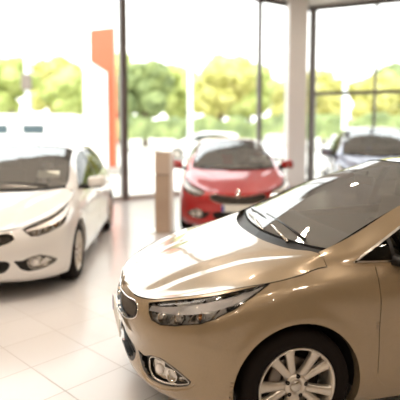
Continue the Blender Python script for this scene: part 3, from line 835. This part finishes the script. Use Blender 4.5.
# van
t = empty('panel_van', (-6.6, 21.0, -.11), 0)
k = bmesh.new(); prism(k, [(-3.6, .35), (-3.6, 2.15), (-3.4, 2.28), (1.55, 2.26), (1.85, 2.15), (2.35, 1.35), (2.9, 1.15), (3.05, .9), (3.05, .35)], -.95, .95)
bmesh.ops.bevel(k, geom=k.edges[:], offset=.07, segments=3, affect='EDGES'); link('van_body', k, mat('white van paint', '#f1efec', .3, coat=1), t, smooth=False)
for x, w_ in ((-1.62, 1.1), (-.06, .88)):
    k = bmesh.new(); box(k, (x, -.955, 1.66), (w_, .03, .38), bev=.012); link('van_window', k, mat('van glass', '#31444a', .1), t, smooth=False)
for x in (-2.4, 2.05):
    for s in (-1, 1):
        k = bmesh.new(); lathe(k, [(.001, -.11), (.2, -.11), (.21, -.12), (.33, -.12), (.36, -.08), (.36, .08), (.33, .12), (.001, .12)], 32)
        bmesh.ops.transform(k, matrix=Matrix.Translation((x, s*.85, .36)), verts=k.verts); link('van_wheel', k, M['rubber'], t)
tag(t, 'white van with dark side windows parked outside at the left', 'van')
for i, (x, y, rz, lb) in enumerate([(3.1, 19.0, PI/2-.1, 'white parked car outside beside the column, right of the red car'), (5.3, 17.9, PI/2-.25, 'white parked car outside, seen between the window post and the silver car'), (-1.2, 27, 0, 'white parked car outside, seen just left of the red car roof')]):
    c = another('parked_car', 'white', lb, x, y, rz)
    c.location.z = -.11
def lamp_post(x, y, h, label):
    t = empty('lamp_post', (x, y, -.11))
    k = bmesh.new(); tube(k, [(0, 0, 0), (0, 0, h*.5), (0, 0, h)], [.13, .11, .10], 16); link('pole', k, PW, t)
    k = bmesh.new(); box(k, (0, -.28, h), (.2, .7, .09), bev=.02); link('lamp_head', k, PW, t, smooth=False)
    return tag(t, label, 'lamp post')
PW = mat('white pole', '#dfe6ea', .4)
t = lamp_post(-8.21, 24, 5.5, 'white lamp post with a dark box on it outside, above the van')
k = bmesh.new(); box(k, (0, -.1, 3.85), (.42, .3, .75), bev=.02); link('sign_box', k, mat('brown box', '#6d6258', .6), t, smooth=False)
lamp_post(-.47, 24, 4.8, 'white lamp post outside, above the left end of the red car')
lamp_post(6.9, 24, 4.1, 'thin white lamp post outside, right of the corner post')

# ---------------------------------------------------------------- trees and hedge
def leafm(name, c0, c1, c2):
    m = mat(name, c0, .7); n = m.node_tree; b = n.nodes['Principled BSDF']
    t = n.nodes.new('ShaderNodeTexCoord'); x = n.nodes.new('ShaderNodeTexNoise'); x.inputs['Scale'].default_value = 1.1; x.inputs['Detail'].default_value = 6
    r = n.nodes.new('ShaderNodeValToRGB'); n.links.new(t.outputs['Object'], x.inputs['Vector']); n.links.new(x.outputs['Fac'], r.inputs[0])
    e = r.color_ramp.elements; e[0].position = .38; e[1].position = .64; e[0].color = srgb(c0); e[1].color = srgb(c2); q = e.new(.5); q.color = srgb(c1)
    n.links.new(r.outputs[0], b.inputs['Base Color']); return m
LF = [leafm('leaves green', '#828c48', '#99a258', '#b0b771'), leafm('leaves yellow', '#8a8840', '#a5a055', '#bcb674'), leafm('leaves dark', '#58653a', '#6e7b4a', '#879259')]
BK = mat('bark', '#5b4a3a', .9)
def crown(seed, rad, hh, nb, detail=3):
    rnd = random.Random(seed); bm = bmesh.new()
    from mathutils import noise
    for i in range(nb):
        a = rnd.uniform(0, 2*PI); u = rnd.uniform(0, 1)**.6; z = rnd.uniform(-.75, .95)
        rr = rad*u*math.sqrt(max(.05, 1-z*z*.8))*.8; s = rad*rnd.uniform(.28, .46)
        t = bmesh.new(); bmesh.ops.create_icosphere(t, subdivisions=detail, radius=s)
        off = Vector((rr*math.cos(a), rr*math.sin(a), z*hh*.62)); 
        for v in t.verts:
            p = v.co*(1.0/s); d = noise.noise(p*1.9+off)*.5+noise.noise(p*5+off)*.35
            v.co = v.co*(1+d*.55)+off
        merge(bm, t)
    return bm
def tree(x, y, h, rad, seed, m, label, group):
    t = empty('tree', (x, y, -.11)); hh = (h*.84)/2
    k = crown(seed, rad, hh, 22); bmesh.ops.translate(k, vec=(0, 0, h-hh*.98), verts=k.verts); link('crown', k, LF[m], t, smooth=False)
    k = bmesh.new(); tube(k, [(0, 0, 0), (.05, .03, h*.3), (-.05, 0, h*.62)], [.26, .2, .12], 10); link('trunk', k, BK, t)
    return tag(t, label, 'tree', group)
TR = [(-16.2, 43, 8.4, 2.5, 0, ''), (-14.6, 50, 9.2, 2.8, 1, ''), (-10.6, 42, 7.6, 2.4, 0, ''), (-8.2, 50, 9.4, 2.7, 0, ''), (-4.6, 42, 7.6, 2.6, 2, ''), (-2.2, 50, 8.4, 2.9, 0, ''), (1.7, 42, 8.0, 2.7, 1, ''), (4.9, 50, 9.3, 3.1, 0, ''), (8.4, 42, 6.2, 2.4, 1, ''), (12.3, 50, 7.4, 3.1, 1, ''), (14.7, 42, 6.2, 2.6, 1, ''), (19.0, 50, 7.8, 3.3, 2, '')]
LB = ['green tree outside at the far left edge, left of the lamp post with the box', 'yellow green tree outside, further back behind the lamp post with the box', 'green tree outside, right of the lamp post with the box', 'green tree outside, further back and just left of the orange pylon sign', 'dark green tree outside, just right of the thick dark window post', 'green tree outside, further back, left of the lamp post over the red car', 'yellow green tree outside, right of the lamp post over the red car', 'tall green tree outside, left of the thin dark window post', 'low yellow tree outside, just right of the corner window post', 'yellow tree outside, further back, left of the thin post over the silver car', 'low yellow tree outside, right of the thin post over the silver car', 'dark tree outside at the far right edge above the silver car']
for i, (x, y, h, r, m, _) in enumerate(TR): tree(x, y, h, r, 10+i, m, LB[i], 'trees beyond the car park')
k = bmesh.new(); from mathutils import noise
t0 = bmesh.new(); bmesh.ops.create_grid(t0, x_segments=160, y_segments=10, size=.5)
bmesh.ops.transform(t0, matrix=Matrix.Diagonal((60, 2.0, 1, 1)), verts=t0.verts)
for v in t0.verts:
    e = min(1, (1.1-abs(v.co.y))*4); v.co.z = 2.2*e*(1+.3*noise.noise(v.co*.9))+.25*noise.noise(v.co*3)*e
    v.co.y += noise.noise(v.co*2)*.3; v.co += Vector((2, 35.5, -.11))
merge(k, t0); o = link('hedge', k, LF[2], smooth=False); tag(o, 'long dark green hedge along the far side of the car park', 'hedge')
